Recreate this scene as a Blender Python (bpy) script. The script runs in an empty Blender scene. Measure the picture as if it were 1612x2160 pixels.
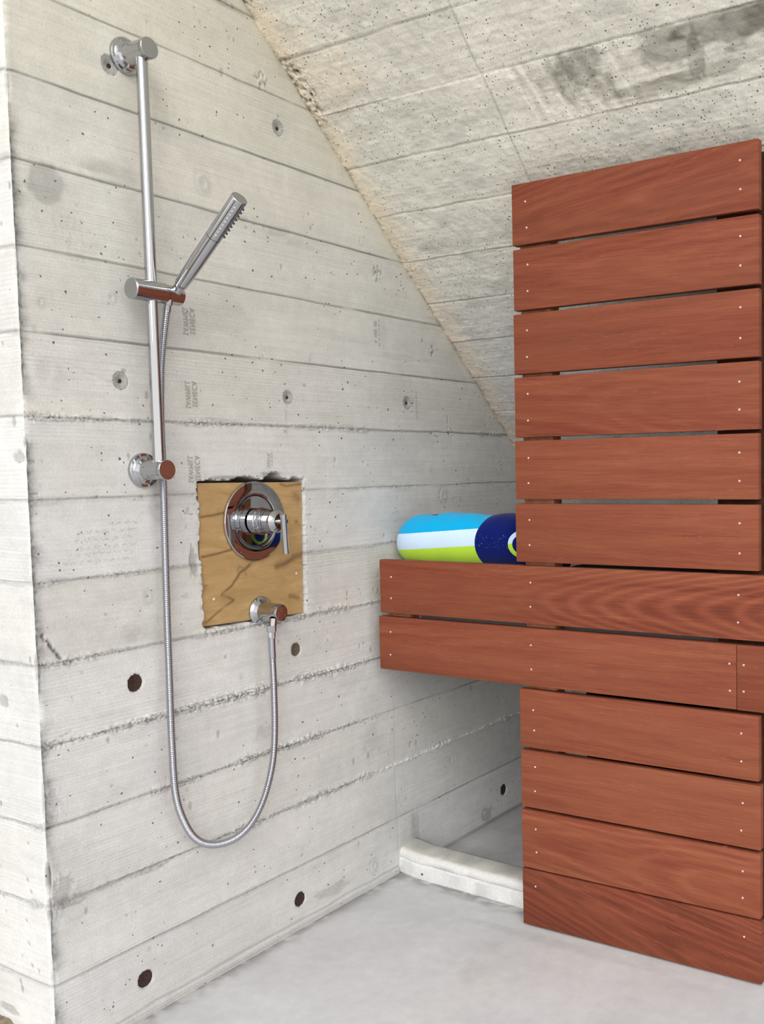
import bpy, bmesh, math, random
import numpy as np
from mathutils import Vector, Matrix
random.seed(7)
PI = math.pi
SC = bpy.context.scene
COL = SC.collection

# ------------------------------------------------------------------ noise
def _hash(ix, iy, seed):
    h = (ix.astype(np.int64) * 374761393 + iy.astype(np.int64) * 668265263 + seed * 974711) & 0xFFFFFFFF
    h = ((h ^ (h >> 13)) * 1274126177) & 0xFFFFFFFF
    h = h ^ (h >> 16)
    return (h & 0xFFFF) / 65535.0

def vn(x, y, seed=0):
    x0 = np.floor(x); y0 = np.floor(y)
    fx = x - x0; fy = y - y0
    fx = fx * fx * (3 - 2 * fx); fy = fy * fy * (3 - 2 * fy)
    x0 = x0.astype(np.int64); y0 = y0.astype(np.int64)
    a = _hash(x0, y0, seed); b = _hash(x0 + 1, y0, seed)
    c = _hash(x0, y0 + 1, seed); d = _hash(x0 + 1, y0 + 1, seed)
    return (a + (b - a) * fx) * (1 - fy) + (c + (d - c) * fx) * fy

def fbm(x, y, seed=0, o=4):
    s = 0; a = .5; t = 0
    for k in range(o):
        s = s + a * vn(x * 2 ** k + 17.3 * k, y * 2 ** k + 9.1 * k, seed + 31 * k); t += a; a *= .5
    return s / t                                    # 0..1

def sst(a, b, x):
    t = np.clip((x - a) / (b - a), 0, 1)
    return t * t * (3 - 2 * t)

def blob(u, v, cu, cv, ru, rv=None, seed=1, rough=.35, soft=.35):
    """irregular patch mask, 1 inside"""
    rv = rv or ru
    d = np.hypot((u - cu) / ru, (v - cv) / rv)
    d = d + rough * 2 * (fbm((u - cu) / ru * 2.2 + 50, (v - cv) / rv * 2.2 + 50, seed, 3) - .5)
    return 1 - sst(1 - soft, 1 + soft, d)

# ------------------------------------------------------------------ materials
def mat(name):
    m = bpy.data.materials.new(name); m.use_nodes = True
    nt = m.node_tree
    b = nt.nodes['Principled BSDF']
    return m, nt, b
def N(nt, t, **k):
    n = nt.nodes.new(t)
    for a, v in k.items():
        if a in n.inputs.keys(): n.inputs[a].default_value = v
        else: setattr(n, a, v)
    return n
def L(nt, a, b): nt.links.new(a, b)
def setin(n, **k):
    for a, v in k.items(): n.inputs[a.replace('_', ' ')].default_value = v
def math_(nt, op, a, b=None, clamp=False):
    n = nt.nodes.new('ShaderNodeMath'); n.operation = op; n.use_clamp = clamp
    for i, v in enumerate((a, b)):
        if v is None: continue
        if hasattr(v, 'links') or isinstance(v, bpy.types.NodeSocket): L(nt, v, n.inputs[i])
        else: n.inputs[i].default_value = v
    return n.outputs[0]
def mapr(nt, v, a, b, c, d):
    n = nt.nodes.new('ShaderNodeMapRange'); L(nt, v, n.inputs['Value'])
    n.inputs['From Min'].default_value = a; n.inputs['From Max'].default_value = b
    n.inputs['To Min'].default_value = c; n.inputs['To Max'].default_value = d
    return n.outputs['Result']
def mixc(nt, f, a, b, mode='MIX'):
    n = nt.nodes.new('ShaderNodeMix'); n.data_type = 'RGBA'; n.blend_type = mode
    for s, v in ((n.inputs[0], f), (n.inputs[6], a), (n.inputs[7], b)):
        if isinstance(v, bpy.types.NodeSocket): L(nt, v, s)
        else: s.default_value = v if not isinstance(v, tuple) or len(v) == 4 else (*v, 1)
    return n.outputs[2]
def coords(nt, scale=(1, 1, 1), rot=(0, 0, 0), kind='Object'):
    tc = N(nt, 'ShaderNodeTexCoord'); mp = N(nt, 'ShaderNodeMapping')
    mp.inputs['Scale'].default_value = scale; mp.inputs['Rotation'].default_value = rot
    L(nt, tc.outputs[kind], mp.inputs['Vector']); return mp.outputs[0]
def noise(nt, vec, scale, detail=4, rough=.5, dist=0):
    n = N(nt, 'ShaderNodeTexNoise'); setin(n, Scale=scale, Detail=detail, Roughness=rough, Distortion=dist)
    L(nt, vec, n.inputs['Vector']); return n.outputs['Fac']

def concrete(name, pit=.35, pit_scale=70, bump=.5, attr=True, base=(.6, .58, .54), rough=.85, spec=.3, speck=.1):
    m, nt, b = mat(name)
    v = coords(nt)
    if attr:
        at = N(nt, 'ShaderNodeAttribute'); at.attribute_name = 'stain'; c = at.outputs['Color']
    else:
        c = (*base, 1)
    f1 = noise(nt, v, 260, 3, .6)
    f2 = noise(nt, v, 38, 5, .6)
    f3 = noise(nt, v, 900, 2, .5)
    s = math_(nt, 'MULTIPLY', mapr(nt, f1, .3, .7, 1 - speck, 1 + speck * .55), mapr(nt, f2, .3, .7, .945, 1.045))
    c1 = mixc(nt, 1., c, s, 'MULTIPLY')
    # air bubble pits: small dark irregular voids
    vv = N(nt, 'ShaderNodeVectorMath', operation='ADD')
    w = N(nt, 'ShaderNodeTexNoise'); setin(w, Scale=180, Detail=2); L(nt, v, w.inputs['Vector'])
    ws = N(nt, 'ShaderNodeVectorMath', operation='SCALE'); L(nt, w.outputs['Color'], ws.inputs[0]); ws.inputs['Scale'].default_value = .006
    L(nt, v, vv.inputs[0]); L(nt, ws.outputs[0], vv.inputs[1])
    vo = N(nt, 'ShaderNodeTexVoronoi'); setin(vo, Scale=pit_scale, Randomness=1.); L(nt, vv.outputs[0], vo.inputs['Vector'])
    sep = N(nt, 'ShaderNodeSeparateColor'); L(nt, vo.outputs['Color'], sep.inputs[0])
    clus = noise(nt, v, 7, 3)
    gate = math_(nt, 'LESS_THAN', sep.outputs[0], math_(nt, 'MULTIPLY', mapr(nt, clus, .35, .68, .25, 1.8), pit))
    rad = math_(nt, 'MULTIPLY', math_(nt, 'POWER', sep.outputs[1], 2.2), .30)
    inside = mapr(nt, math_(nt, 'SUBTRACT', rad, vo.outputs['Distance']), -.02, .05, 0, 1)
    pits = math_(nt, 'MULTIPLY', gate, inside, True)
    c2 = mixc(nt, pits, c1, (.13, .12, .105))
    L(nt, c2, b.inputs['Base Color'])
    b.inputs['Roughness'].default_value = rough; b.inputs['Specular IOR Level'].default_value = spec
    h = math_(nt, 'ADD', math_(nt, 'MULTIPLY', f1, .35), math_(nt, 'ADD', math_(nt, 'MULTIPLY', f3, .12), math_(nt, 'MULTIPLY', f2, .6)))
    h = math_(nt, 'SUBTRACT', h, math_(nt, 'MULTIPLY', pits, 1.5))
    bp = N(nt, 'ShaderNodeBump'); setin(bp, Strength=bump, Distance=.0012); L(nt, h, bp.inputs['Height'])
    L(nt, bp.outputs[0], b.inputs['Normal'])
    return m

def plain(name, col, rough=.5, metal=0., spec=.5, bump=0, bscale=300, vary=0):
    m, nt, b = mat(name)
    b.inputs['Base Color'].default_value = (*col, 1); b.inputs['Roughness'].default_value = rough
    b.inputs['Metallic'].default_value = metal; b.inputs['Specular IOR Level'].default_value = spec
    if bump or vary:
        v = coords(nt); f = noise(nt, v, bscale, 4, .6)
        if vary: L(nt, mixc(nt, 1., (*col, 1), mapr(nt, f, .25, .75, 1 - vary, 1 + vary), 'MULTIPLY'), b.inputs['Base Color'])
        if bump:
            bp = N(nt, 'ShaderNodeBump'); setin(bp, Strength=bump, Distance=.001); L(nt, f, bp.inputs['Height']); L(nt, bp.outputs[0], b.inputs['Normal'])
    return m

def wood_mat(name, endgrain=False):
    """reddish hardwood; per-board tone, figure and skew come from the board's own properties"""
    m, nt, b = mat(name)
    tc = N(nt, 'ShaderNodeTexCoord'); v = tc.outputs['Object']
    def prop(n):
        a = N(nt, 'ShaderNodeAttribute'); a.attribute_type = 'OBJECT'; a.attribute_name = n; return a.outputs['Fac']
    seed, tone, cath, skew = prop('seed'), prop('tone'), prop('figure'), prop('skew')
    sp = N(nt, 'ShaderNodeSeparateXYZ'); L(nt, v, sp.inputs[0])
    x, z = sp.outputs['X'], sp.outputs['Z']
    sx = math_(nt, 'ADD', x, math_(nt, 'MULTIPLY', seed, 3.71))
    # skewed grain direction
    zz = math_(nt, 'ADD', z, math_(nt, 'MULTIPLY', x, skew))
    def vec(a, bz):
        c = N(nt, 'ShaderNodeCombineXYZ'); L(nt, math_(nt, 'MULTIPLY', sx, a), c.inputs[0]); L(nt, math_(nt, 'MULTIPLY', zz, bz), c.inputs[2]); L(nt, seed, c.inputs[1]); return c.outputs[0]
    wob = noise(nt, vec(5, 9), 1, 3, .5)
    band = noise(nt, vec(2.2, 42), 1, 4, .55, .6)       # broad streaks
    fine = noise(nt, vec(14, 420), 1, 3, .6)            # fine grain
    pore = noise(nt, vec(45, 900), 1, 2, .5)            # light short pore dashes
    dark = noise(nt, vec(28, 620), 1, 2, .5)
    # cathedral figure, parabolas along the board
    cz = math_(nt, 'SUBTRACT', zz, -.01)
    hi = math_(nt, 'GREATER_THAN', cath, .6)
    fq = math_(nt, 'ADD', math_(nt, 'MULTIPLY', hi, 21.), 13.); pq = math_(nt, 'ADD', math_(nt, 'MULTIPLY', hi, 250.), 700.)
    t = math_(nt, 'SUBTRACT', math_(nt, 'MULTIPLY', sx, fq), math_(nt, 'MULTIPLY', math_(nt, 'POWER', math_(nt, 'ABSOLUTE', cz), 1.75), pq))
    t = math_(nt, 'ADD', t, math_(nt, 'MULTIPLY', wob, math_(nt, 'SUBTRACT', 5.5, math_(nt, 'MULTIPLY', hi, 3.))))
    s1 = mapr(nt, math_(nt, 'SINE', math_(nt, 'MULTIPLY', t, 2.6)), -1, 1, 0, 1)
    s1 = math_(nt, 'POWER', s1, 1.6)
    xr = math_(nt, 'ADD', math_(nt, 'SUBTRACT', 1., hi), math_(nt, 'MULTIPLY', hi, mapr(nt, x, -.60, -.42, 0, 1)), True)
    figm = math_(nt, 'ADD', math_(nt, 'MULTIPLY', math_(nt, 'MULTIPLY', s1, cath), xr), math_(nt, 'MULTIPLY', math_(nt, 'SUBTRACT', 1., xr), math_(nt, 'MULTIPLY', cath, .45)))
    val = math_(nt, 'ADD', math_(nt, 'ADD', math_(nt, 'MULTIPLY', band, .72), .12), math_(nt, 'MULTIPLY', math_(nt, 'SUBTRACT', figm, math_(nt, 'MULTIPLY', cath, .5)), .34))
    val = math_(nt, 'ADD', val, math_(nt, 'MULTIPLY', math_(nt, 'SUBTRACT', fine, .5), .62))
    val = math_(nt, 'ADD', val, tone)
    cr = N(nt, 'ShaderNodeValToRGB'); L(nt, val, cr.inputs[0])
    e = cr.color_ramp.elements
    e[0].position = .18; e[0].color = (.120, .029, .016, 1)
    e[1].position = .86; e[1].color = (.320, .108, .052, 1)
    k = e.new(.42); k.color = (.198, .049, .0265, 1)
    k = e.new(.62); k.color = (.250, .072, .037, 1)
    hue = noise(nt, vec(1.6, 11), 1, 2, .5)
    c = mixc(nt, mapr(nt, hue, .35, .7, 0, .35), cr.outputs[0], (.230, .083, .042), 'MIX')
    pm = math_(nt, 'MULTIPLY', mapr(nt, pore, .62, .72, 0, 1), mapr(nt, noise(nt, vec(4, 30), 1, 2), .45, .6, 0, .36), True)
    c = mixc(nt, pm, c, (.50, .24, .15))
    dm = mapr(nt, dark, .66, .78, 0, .35)
    c = mixc(nt, math_(nt, 'MULTIPLY', dm, 1., True), c, (.13, .035, .02))
    L(nt, c, b.inputs['Base Color'])
    b.inputs['Roughness'].default_value = .60; b.inputs['Specular IOR Level'].default_value = .14
    bp = N(nt, 'ShaderNodeBump'); setin(bp, Strength=.35, Distance=.0006); L(nt, math_(nt, 'ADD', fine, math_(nt, 'MULTIPLY', pore, .6)), bp.inputs['Height'])
    L(nt, bp.outputs[0], b.inputs['Normal'])
    return m

M = {}
M['wall'] = concrete('board_formed_concrete', pit=.19, pit_scale=110, bump=.45)
M['slope'] = concrete('pitted_concrete', pit=.85, pit_scale=185, bump=.8, speck=.14)
M['floor'] = concrete('floor_concrete', pit=.0, bump=.18, rough=.55, spec=.35, speck=.03)
M['curb'] = concrete('curb_concrete', pit=.06, bump=.7, speck=.12)
M['ledge'] = concrete('ledge_concrete', pit=.7, bump=.8, attr=False, base=(.40, .41, .42))
M['wood'] = wood_mat('red_hardwood')
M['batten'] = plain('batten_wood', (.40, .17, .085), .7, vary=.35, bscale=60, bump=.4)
M['batten_shaded'] = plain('shaded_batten_wood', (.034, .014, .008), .8, spec=.1, vary=.35, bscale=60, bump=.4)  # batten wood darkened to stand for shade on the right batten
M['shaded_darkwood'] = plain('shaded_dark_wood', (.013, .007, .004), .8, spec=.1, vary=.25, bscale=40)  # dark brown wood, deepened further to paint in the shade
M['chrome'] = plain('chrome', (.47, .475, .495), .04, 1.)
M['chrome_satin'] = plain('satin_chrome', (.42, .425, .435), .22, 1.)
M['hose'] = plain('hose_chrome', (.47, .475, .52), .09, 1.)
M['rubber'] = plain('nozzle_rubber', (.06, .055, .06), .5)
M['nozzle'] = plain('nozzle_pale', (.6, .62, .64), .4)
M['screw'] = plain('screw_steel', (.95, .86, .80), .35, .35, bump=0)
M['rust'] = plain('rusty_steel', (.040, .018, .013), .85, .1, vary=.6, bscale=220, bump=1.)
M['rust2'] = plain('brown_steel', (.115, .088, .06), .85, .1, vary=.4, bscale=220, bump=1.)
M['black'] = plain('dark_steel', (.02, .022, .023), .8, .1, vary=.4, bscale=220, bump=.6)
M['cement'] = plain('grey_cement', (.34, .335, .31), .9, vary=.25, bscale=200, bump=1.)
M['hole'] = plain('dark_hole', (.03, .022, .015), .95)
M['ink'] = plain('stamp_ink', (.33, .315, .28), .9, vary=.22, bscale=700)
M['ink2'] = plain('faint_ink', (.43, .42, .385), .9, vary=.2, bscale=700)
M['soil'] = plain('brown_soil', (.24, .19, .125), .95, vary=.5, bscale=50, bump=1.)

def ply_mat():
    m, nt, b = mat('plywood')
    tc = N(nt, 'ShaderNodeTexCoord'); v = tc.outputs['Object']
    mp = N(nt, 'ShaderNodeMapping'); mp.inputs['Scale'].default_value = (1, 9, 34); mp.inputs['Rotation'].default_value = (.16, 0, 0)
    L(nt, v, mp.inputs[0]); g = noise(nt, mp.outputs[0], 1, 5, .6, .8)
    mp2 = N(nt, 'ShaderNodeMapping'); mp2.inputs['Scale'].default_value = (1, 30, 420); mp2.inputs['Rotation'].default_value = (.1, 0, 0)
    L(nt, v, mp2.inputs[0]); f = noise(nt, mp2.outputs[0], 1, 3, .6)
    c = mixc(nt, mapr(nt, g, .3, .75, 0, 1), (.49, .325, .148), (.33, .205, .085))
    c = mixc(nt, mapr(nt, f, .45, .75, 0, .35), c, (.26, .15, .06))
    at = N(nt, 'ShaderNodeAttribute'); at.attribute_name = 'grain'
    c = mixc(nt, at.outputs['Fac'], c, (.10, .055, .025))
    L(nt, c, b.inputs['Base Color']); b.inputs['Roughness'].default_value = .6; b.inputs['Specular IOR Level'].default_value = .3
    return m
M['ply'] = ply_mat()

# ------------------------------------------------------------------ object helpers
def link(o, parent=None):
    COL.objects.link(o)
    if parent is not None: o.parent = parent
    return o
def mesh_obj(name, me, m, parent=None, smooth=True):
    if m is not None and not me.materials: me.materials.append(m)
    if smooth:
        me.polygons.foreach_set('use_smooth', [True] * len(me.polygons))
    return link(bpy.data.objects.new(name, me), parent)
def bm_obj(name, bm, m, parent=None, smooth=True, sharp=None):
    me = bpy.data.meshes.new(name); bm.normal_update()
    bm.to_mesh(me); bm.free()
    o = mesh_obj(name, me, m, parent, smooth)
    if sharp is not None: me.set_sharp_from_angle(angle=math.radians(sharp))
    return o
def tag(o, label, cat, group=None):
    o['label'] = label; o['category'] = cat
    if group: o['group'] = group
    return o
def thing(name, label, cat, loc=(0, 0, 0), group=None):
    o = bpy.data.objects.new(name, None); o.empty_display_size = .05; o.location = loc
    COL.objects.link(o); return tag(o, label, cat, group)
def part_of(root, o):
    """parent keeping world place (root has only a location)"""
    o.parent = root; o.matrix_parent_inverse = Matrix.Translation(-Vector(root.location)); return o

def box(name, lo, hi, m, parent=None, bev=0, seg=2):
    bm = bmesh.new()
    c = [(a + b) / 2 for a, b in zip(lo, hi)]; s = [abs(b - a) for a, b in zip(lo, hi)]
    bmesh.ops.create_cube(bm, size=1, matrix=Matrix.Translation(c) @ Matrix.Diagonal((*s, 1)))
    if bev: bmesh.ops.bevel(bm, geom=bm.edges[:], offset=bev, segments=seg, profile=.5, affect='EDGES')
    return bm_obj(name, bm, m, parent, smooth=bev > 0, sharp=35 if bev else None)

def frame_of(d):
    d = Vector(d).normalized()
    a = Vector((0, 0, 1)) if abs(d.z) < .9 else Vector((1, 0, 0))
    u = d.cross(a).normalized(); v = d.cross(u).normalized()
    return d, u, v
def lathe_bm(bm, origin, axis, prof, seg=48):
    """prof = list of (distance along axis, radius)"""
    d, u, v = frame_of(axis); o = Vector(origin); rings = []
    for t, r in prof:
        if r < 1e-6: rings.append([bm.verts.new(o + d * t)])
        else: rings.append([bm.verts.new(o + d * t + (u * math.cos(2 * PI * k / seg) + v * math.sin(2 * PI * k / seg)) * r) for k in range(seg)])
    for a, b in zip(rings, rings[1:]):
        for k in range(seg):
            k2 = (k + 1) % seg
            if len(a) == 1 and len(b) == 1: continue
            if len(a) == 1: bm.faces.new((a[0], b[k], b[k2]))
            elif len(b) == 1: bm.faces.new((a[k], b[0], a[k2]))
            else: bm.faces.new((a[k], b[k], b[k2], a[k2]))
    bmesh.ops.recalc_face_normals(bm, faces=bm.faces[:])
def lathe(name, origin, axis, prof, m, parent=None, seg=48, sharp=30):
    bm = bmesh.new(); lathe_bm(bm, origin, axis, prof, seg)
    return bm_obj(name, bm, m, parent, True, sharp)
def cyl_prof(l0, l1, r, bev=.0008):
    return [(l0, 0), (l0, r - bev), (l0 + bev, r), (l1 - bev, r), (l1, r - bev), (l1, 0)]

def grid_mesh(name, P, C, m, keep=None, parent=None, flip=False):
    """P (n,m,3) points, C (n,m,3) colours; keep (n-1,m-1) bool"""
    n, k = P.shape[:2]
    idx = np.arange(n * k).reshape(n, k)
    q = np.stack([idx[:-1, :-1], idx[:-1, 1:], idx[1:, 1:], idx[1:, :-1]], -1)
    if flip: q = q[..., ::-1]
    if keep is not None: q = q[keep]
    q = q.reshape(-1, 4)
    me = bpy.data.meshes.new(name)
    me.vertices.add(n * k); me.vertices.foreach_set('co', P.reshape(-1).astype(np.float32))
    me.loops.add(len(q) * 4); me.loops.foreach_set('vertex_index', q.reshape(-1).astype(np.int32))
    me.polygons.add(len(q)); me.polygons.foreach_set('loop_start', np.arange(len(q), dtype=np.int32) * 4)
    me.update(calc_edges=True)
    ca = me.color_attributes.new('stain', 'FLOAT_COLOR', 'POINT')  # stains, plus the warm and cool light painted into the wall boards
    c4 = np.ones((n * k, 4), np.float32); c4[:, :3] = C.reshape(-1, 3)
    ca.data.foreach_set('color', c4.reshape(-1))
    return mesh_obj(name, me, m, parent)

# ------------------------------------------------------------------ board-formed wall (left wall and its outer end)
PITCH = .14
HOLE = dict(y0=.352, y1=.6405, z0=.7085, z1=1.0035)        # rough opening for the valve
def slope_y(z): return 2.7470 - 1.12596 * z                # underside of the leaning concrete
# form-tie holes on the 16 inch grid: (y, z, radius, kind)
TIES = [(.1901, .6343, .0165, 'rust'), (.6019, .628, .0150, 'brown'), (.5892, .064, .0165, 'rust'),
        (.184, .0698, .0165, 'rust'), (1.4306, .0663, .0165, 'black'),
        (.1878, 1.1908, .0150, 'cone'), (.6032, 1.1831, .0140, 'cone'), (1.0192, 1.1909, .0155, 'cone'),
        (.1945, 1.7497, .0165, 'cone'), (.6006, 1.7546, .0155, 'cone')]
# per joint (k = 0 floor): groove depth, ridge height, ridge half width, grey margin, dark line
J = {0: (0, 0, 0, 0, 0), 1: (.0014, .0006, .003, .35, .55), 2: (.001, .0030, .0052, 1., .45), 3: (.001, .0028, .0048, 1., .45),
     4: (.0009, .0032, .0055, 1., .40), 5: (.0009, .0030, .0052, 1., .40), 6: (.0013, .0012, .0030, .6, .55), 7: (.0015, .0008, .003, .4, .45),
     8: (.0016, .0020, .0036, .75, .7), 9: (.002, .0002, .002, .1, .85), 10: (.002, .0001, .002, .05, .9), 11: (.002, .0001, .002, .05, .9),
     12: (.002, .0002, .002, .08, .9), 13: (.0014, .0008, .004, .55, .65), 14: (.0026, .0008, .005, .75, .9), 15: (.002, 0, .002, .1, .8), 16: (.002, 0, .002, .1, .8), 17: (.002, 0, .002, .1, .8), 18: (.002, 0, .002, .1, .8)}
rb = np.random.RandomState(3)
BOARD_OFF = rb.uniform(-.0007, .0007, 30); BOARD_TONE = rb.uniform(-.03, .03, 30)
BOARD_LIGHT_TINT = np.array([-.25, -.1, .0, -.2, -.1, .2, -.25, .0, .3, .35, .4, .7, 1.0, 1.15, 1.3, 1.3, 1.3, 1.3, 1.3, 1.3] + [1.] * 10)  # warm light high up and cool light low down, painted as board tint

def board_surface(u, z, seed, strength=1., ends=None):
    """relief (towards the room) and colour of a board-formed face; u runs along the boards"""
    k = np.clip(np.floor(z / PITCH), 0, 25).astype(int)
    h = BOARD_OFF[k].copy(); tone = 1 + BOARD_TONE[k] * 1.0
    warm = BOARD_LIGHT_TINT[k]
    rel = z / PITCH - np.round(z / PITCH); zc = np.round(z / PITCH).astype(int)
    dz = rel * PITCH
    wig = (fbm(u * 14, zc * 7.3, seed + 5, 4) - .5) * .006
    soft = fbm(u * 3.1, zc * 11.7, seed + 9, 3)
    # wood grain print
    wz = z + .020 * (fbm(u * 1.3, z * 5 + k * 13, seed + 2, 3) - .5) + .003 * (fbm(u * 9, z * 30, seed + 4, 2) - .5)
    fr = 150 + 60 * _hash(k, k * 0 + 3, seed)
    g = np.sin(wz * fr * 2 * PI / 1.0 * .9 + 6 * fbm(u * .8, z * 20, seed + 6, 2))
    gm = sst(.42, .70, fbm(u * 2.2 + k * 3.3, z * 9, seed + 12, 3))
    fineg = fbm(u * 7, z * 420, seed + 14, 3) - .5
    h += g * .00030 * gm + fineg * .0007
    tone = tone * (1 + g * .055 * gm) * (1 + fineg * .16)
    # mottling
    mot = fbm(u * 3.2, z * 6 + k * 5.1, seed + 20, 5)
    mot2 = fbm(u * 13, z * 22 + k * 2.1, seed + 24, 4)
    tone = tone * (1 + (mot - .5) * .24) * (1 + (mot2 - .5) * .13)
    h += (mot2 - .5) * .0010
    gd = np.zeros_like(h); rg = np.zeros_like(h); hw = np.full_like(h, .002); mg = np.zeros_like(h); dk = np.zeros_like(h)
    for kk, (a, b_, c_, d_, e_) in J.items():
        s = zc == kk
        gd[s] = a; rg[s] = b_; hw[s] = max(c_, .0015); mg[s] = d_; dk[s] = e_
    if seed != 0:
        rg = rg * .3; dk = dk * .35; mg = np.maximum(mg, .75)
    if seed == 0:
        right = sst(.74, .92, u + .06 * (fbm(u * 0, zc * 3.1, 8, 2) - .5))
        smooth = right * np.isin(zc, (1, 3, 4))
        rg = rg * (1 - .85 * smooth); mg = mg * (1 - .85 * smooth); dk = dk * (1 - smooth) + .75 * smooth
        white = right * (zc == 2); mg = mg * (1 - .8 * white); rg = rg * (1 + .5 * white); dk = dk * (1 - .9 * white)
        tone = tone * (1 + .22 * white * np.exp(-((dz - wig) / .0030) ** 2) * (fbm(u * 150, z * 150, 19, 2) > .4))
    else: white = 0
    d = np.abs(dz - wig)
    soft2 = fbm(u * 11, zc * 5.7, seed + 10, 3)
    var = .30 + .8 * soft + 1.3 * sst(.35, .75, soft2)
    crumb = .5 * fbm(u * 260, z * 260, seed + 31, 3) + .5 * fbm(u * 95, z * 120, seed + 32, 3)
    ridge = np.exp(-(d / (hw * var)) ** 2)
    hgt = np.where(zc == 2, .25 + .75 * sst(.15, .45, u), 1.) if seed == 0 else 1.
    rg = rg * hgt
    h += .62 * rg * ridge * (.15 + 1.7 * (crumb > .47) * crumb) * var
    # rough grey halo beside the leaking joints
    hw2 = .0012 + .0075 * var * fbm(u * 22, zc * 4.1 + (dz > wig) * 3.3, seed + 34, 4) ** 1.3
    halo = (1 - sst(.80, 1.15, np.abs(dz - wig) / hw2)) * mg
    halo2 = halo * (.55 + .9 * (fbm(u * 70, z * 150, seed + 33, 3) - .2))
    tone = tone * (1 - .27 * np.clip(halo2, 0, 1.3))
    # thin dark groove
    gr = np.exp(-((dz - wig * .4) / .0021) ** 2)
    br = sst(.22, .42, fbm(u * 6, zc * 3.3, seed + 40, 3))
    h -= gd * gr * (1 - .8 * (rg > .0015)) * (.4 + .6 * br)
    tone = tone * (1 - .58 * dk * gr * (.35 + .65 * br))
    # crumbs: bright and dark specks in the ridges
    sp = fbm(u * 330, z * 330, seed + 44, 2)
    rmask = ridge * np.clip(rg / .002, 0, 1.2) * sst(.25, .5, soft)
    tone = tone * (1 + rmask * (np.where(sp > .55, .14, 0) - np.where(sp < .36, .50, 0) * (1 - white) * (.3 + soft2)))
    # worn streak under the joints
    st = np.exp(-np.maximum(0, -dz) / .012) * (dz < 0) * sst(.5, .75, fbm(u * 10, z * 14, seed + 50, 3))
    tone = tone * (1 - .07 * st)
    return h, tone, warm, k

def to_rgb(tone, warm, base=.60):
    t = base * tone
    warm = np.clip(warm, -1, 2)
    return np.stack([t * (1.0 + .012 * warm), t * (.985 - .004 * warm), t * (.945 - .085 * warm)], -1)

def zrows(z0, z1, step, extra=True, fine=(.0, .0009, .0018, .0028, .004, .0056, .0075)):
    z = list(np.arange(z0, z1, step))
    if extra:
        for k in range(0, 16):
            for f in fine:
                z += [k * PITCH + f, k * PITCH - f]
    z = np.array(sorted(set(np.round([v for v in z if z0 <= v <= z1], 5))))
    keep = [z[0]]
    for v in z[1:]:
        if v - keep[-1] > .0006: keep.append(v)
    return np.array(keep)

ZR = np.concatenate([zrows(0, 2.10, .0024), np.arange(2.15, 2.71, .05)])

def corner_chip(z):
    c = .0016 + .004 * fbm(z * 55, z * 0 + 3, 77, 4) ** 2
    for zz, w, a in ((1.075, .010, .006), (1.045, .006, .004), (.70, .03, .005), (.47, .035, .006), (.33, .028, .012), (.27, .02, .009), (1.66, .02, .005), (1.15, .008, .004), (.06, .02, .006), (1.36, .05, .002), (.16, .03, .004)):
        c = c + a * np.exp(-((z - zz) / w) ** 2) * (.6 + .8 * fbm(z * 160, z * 0, 79, 2))
    return c

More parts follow.
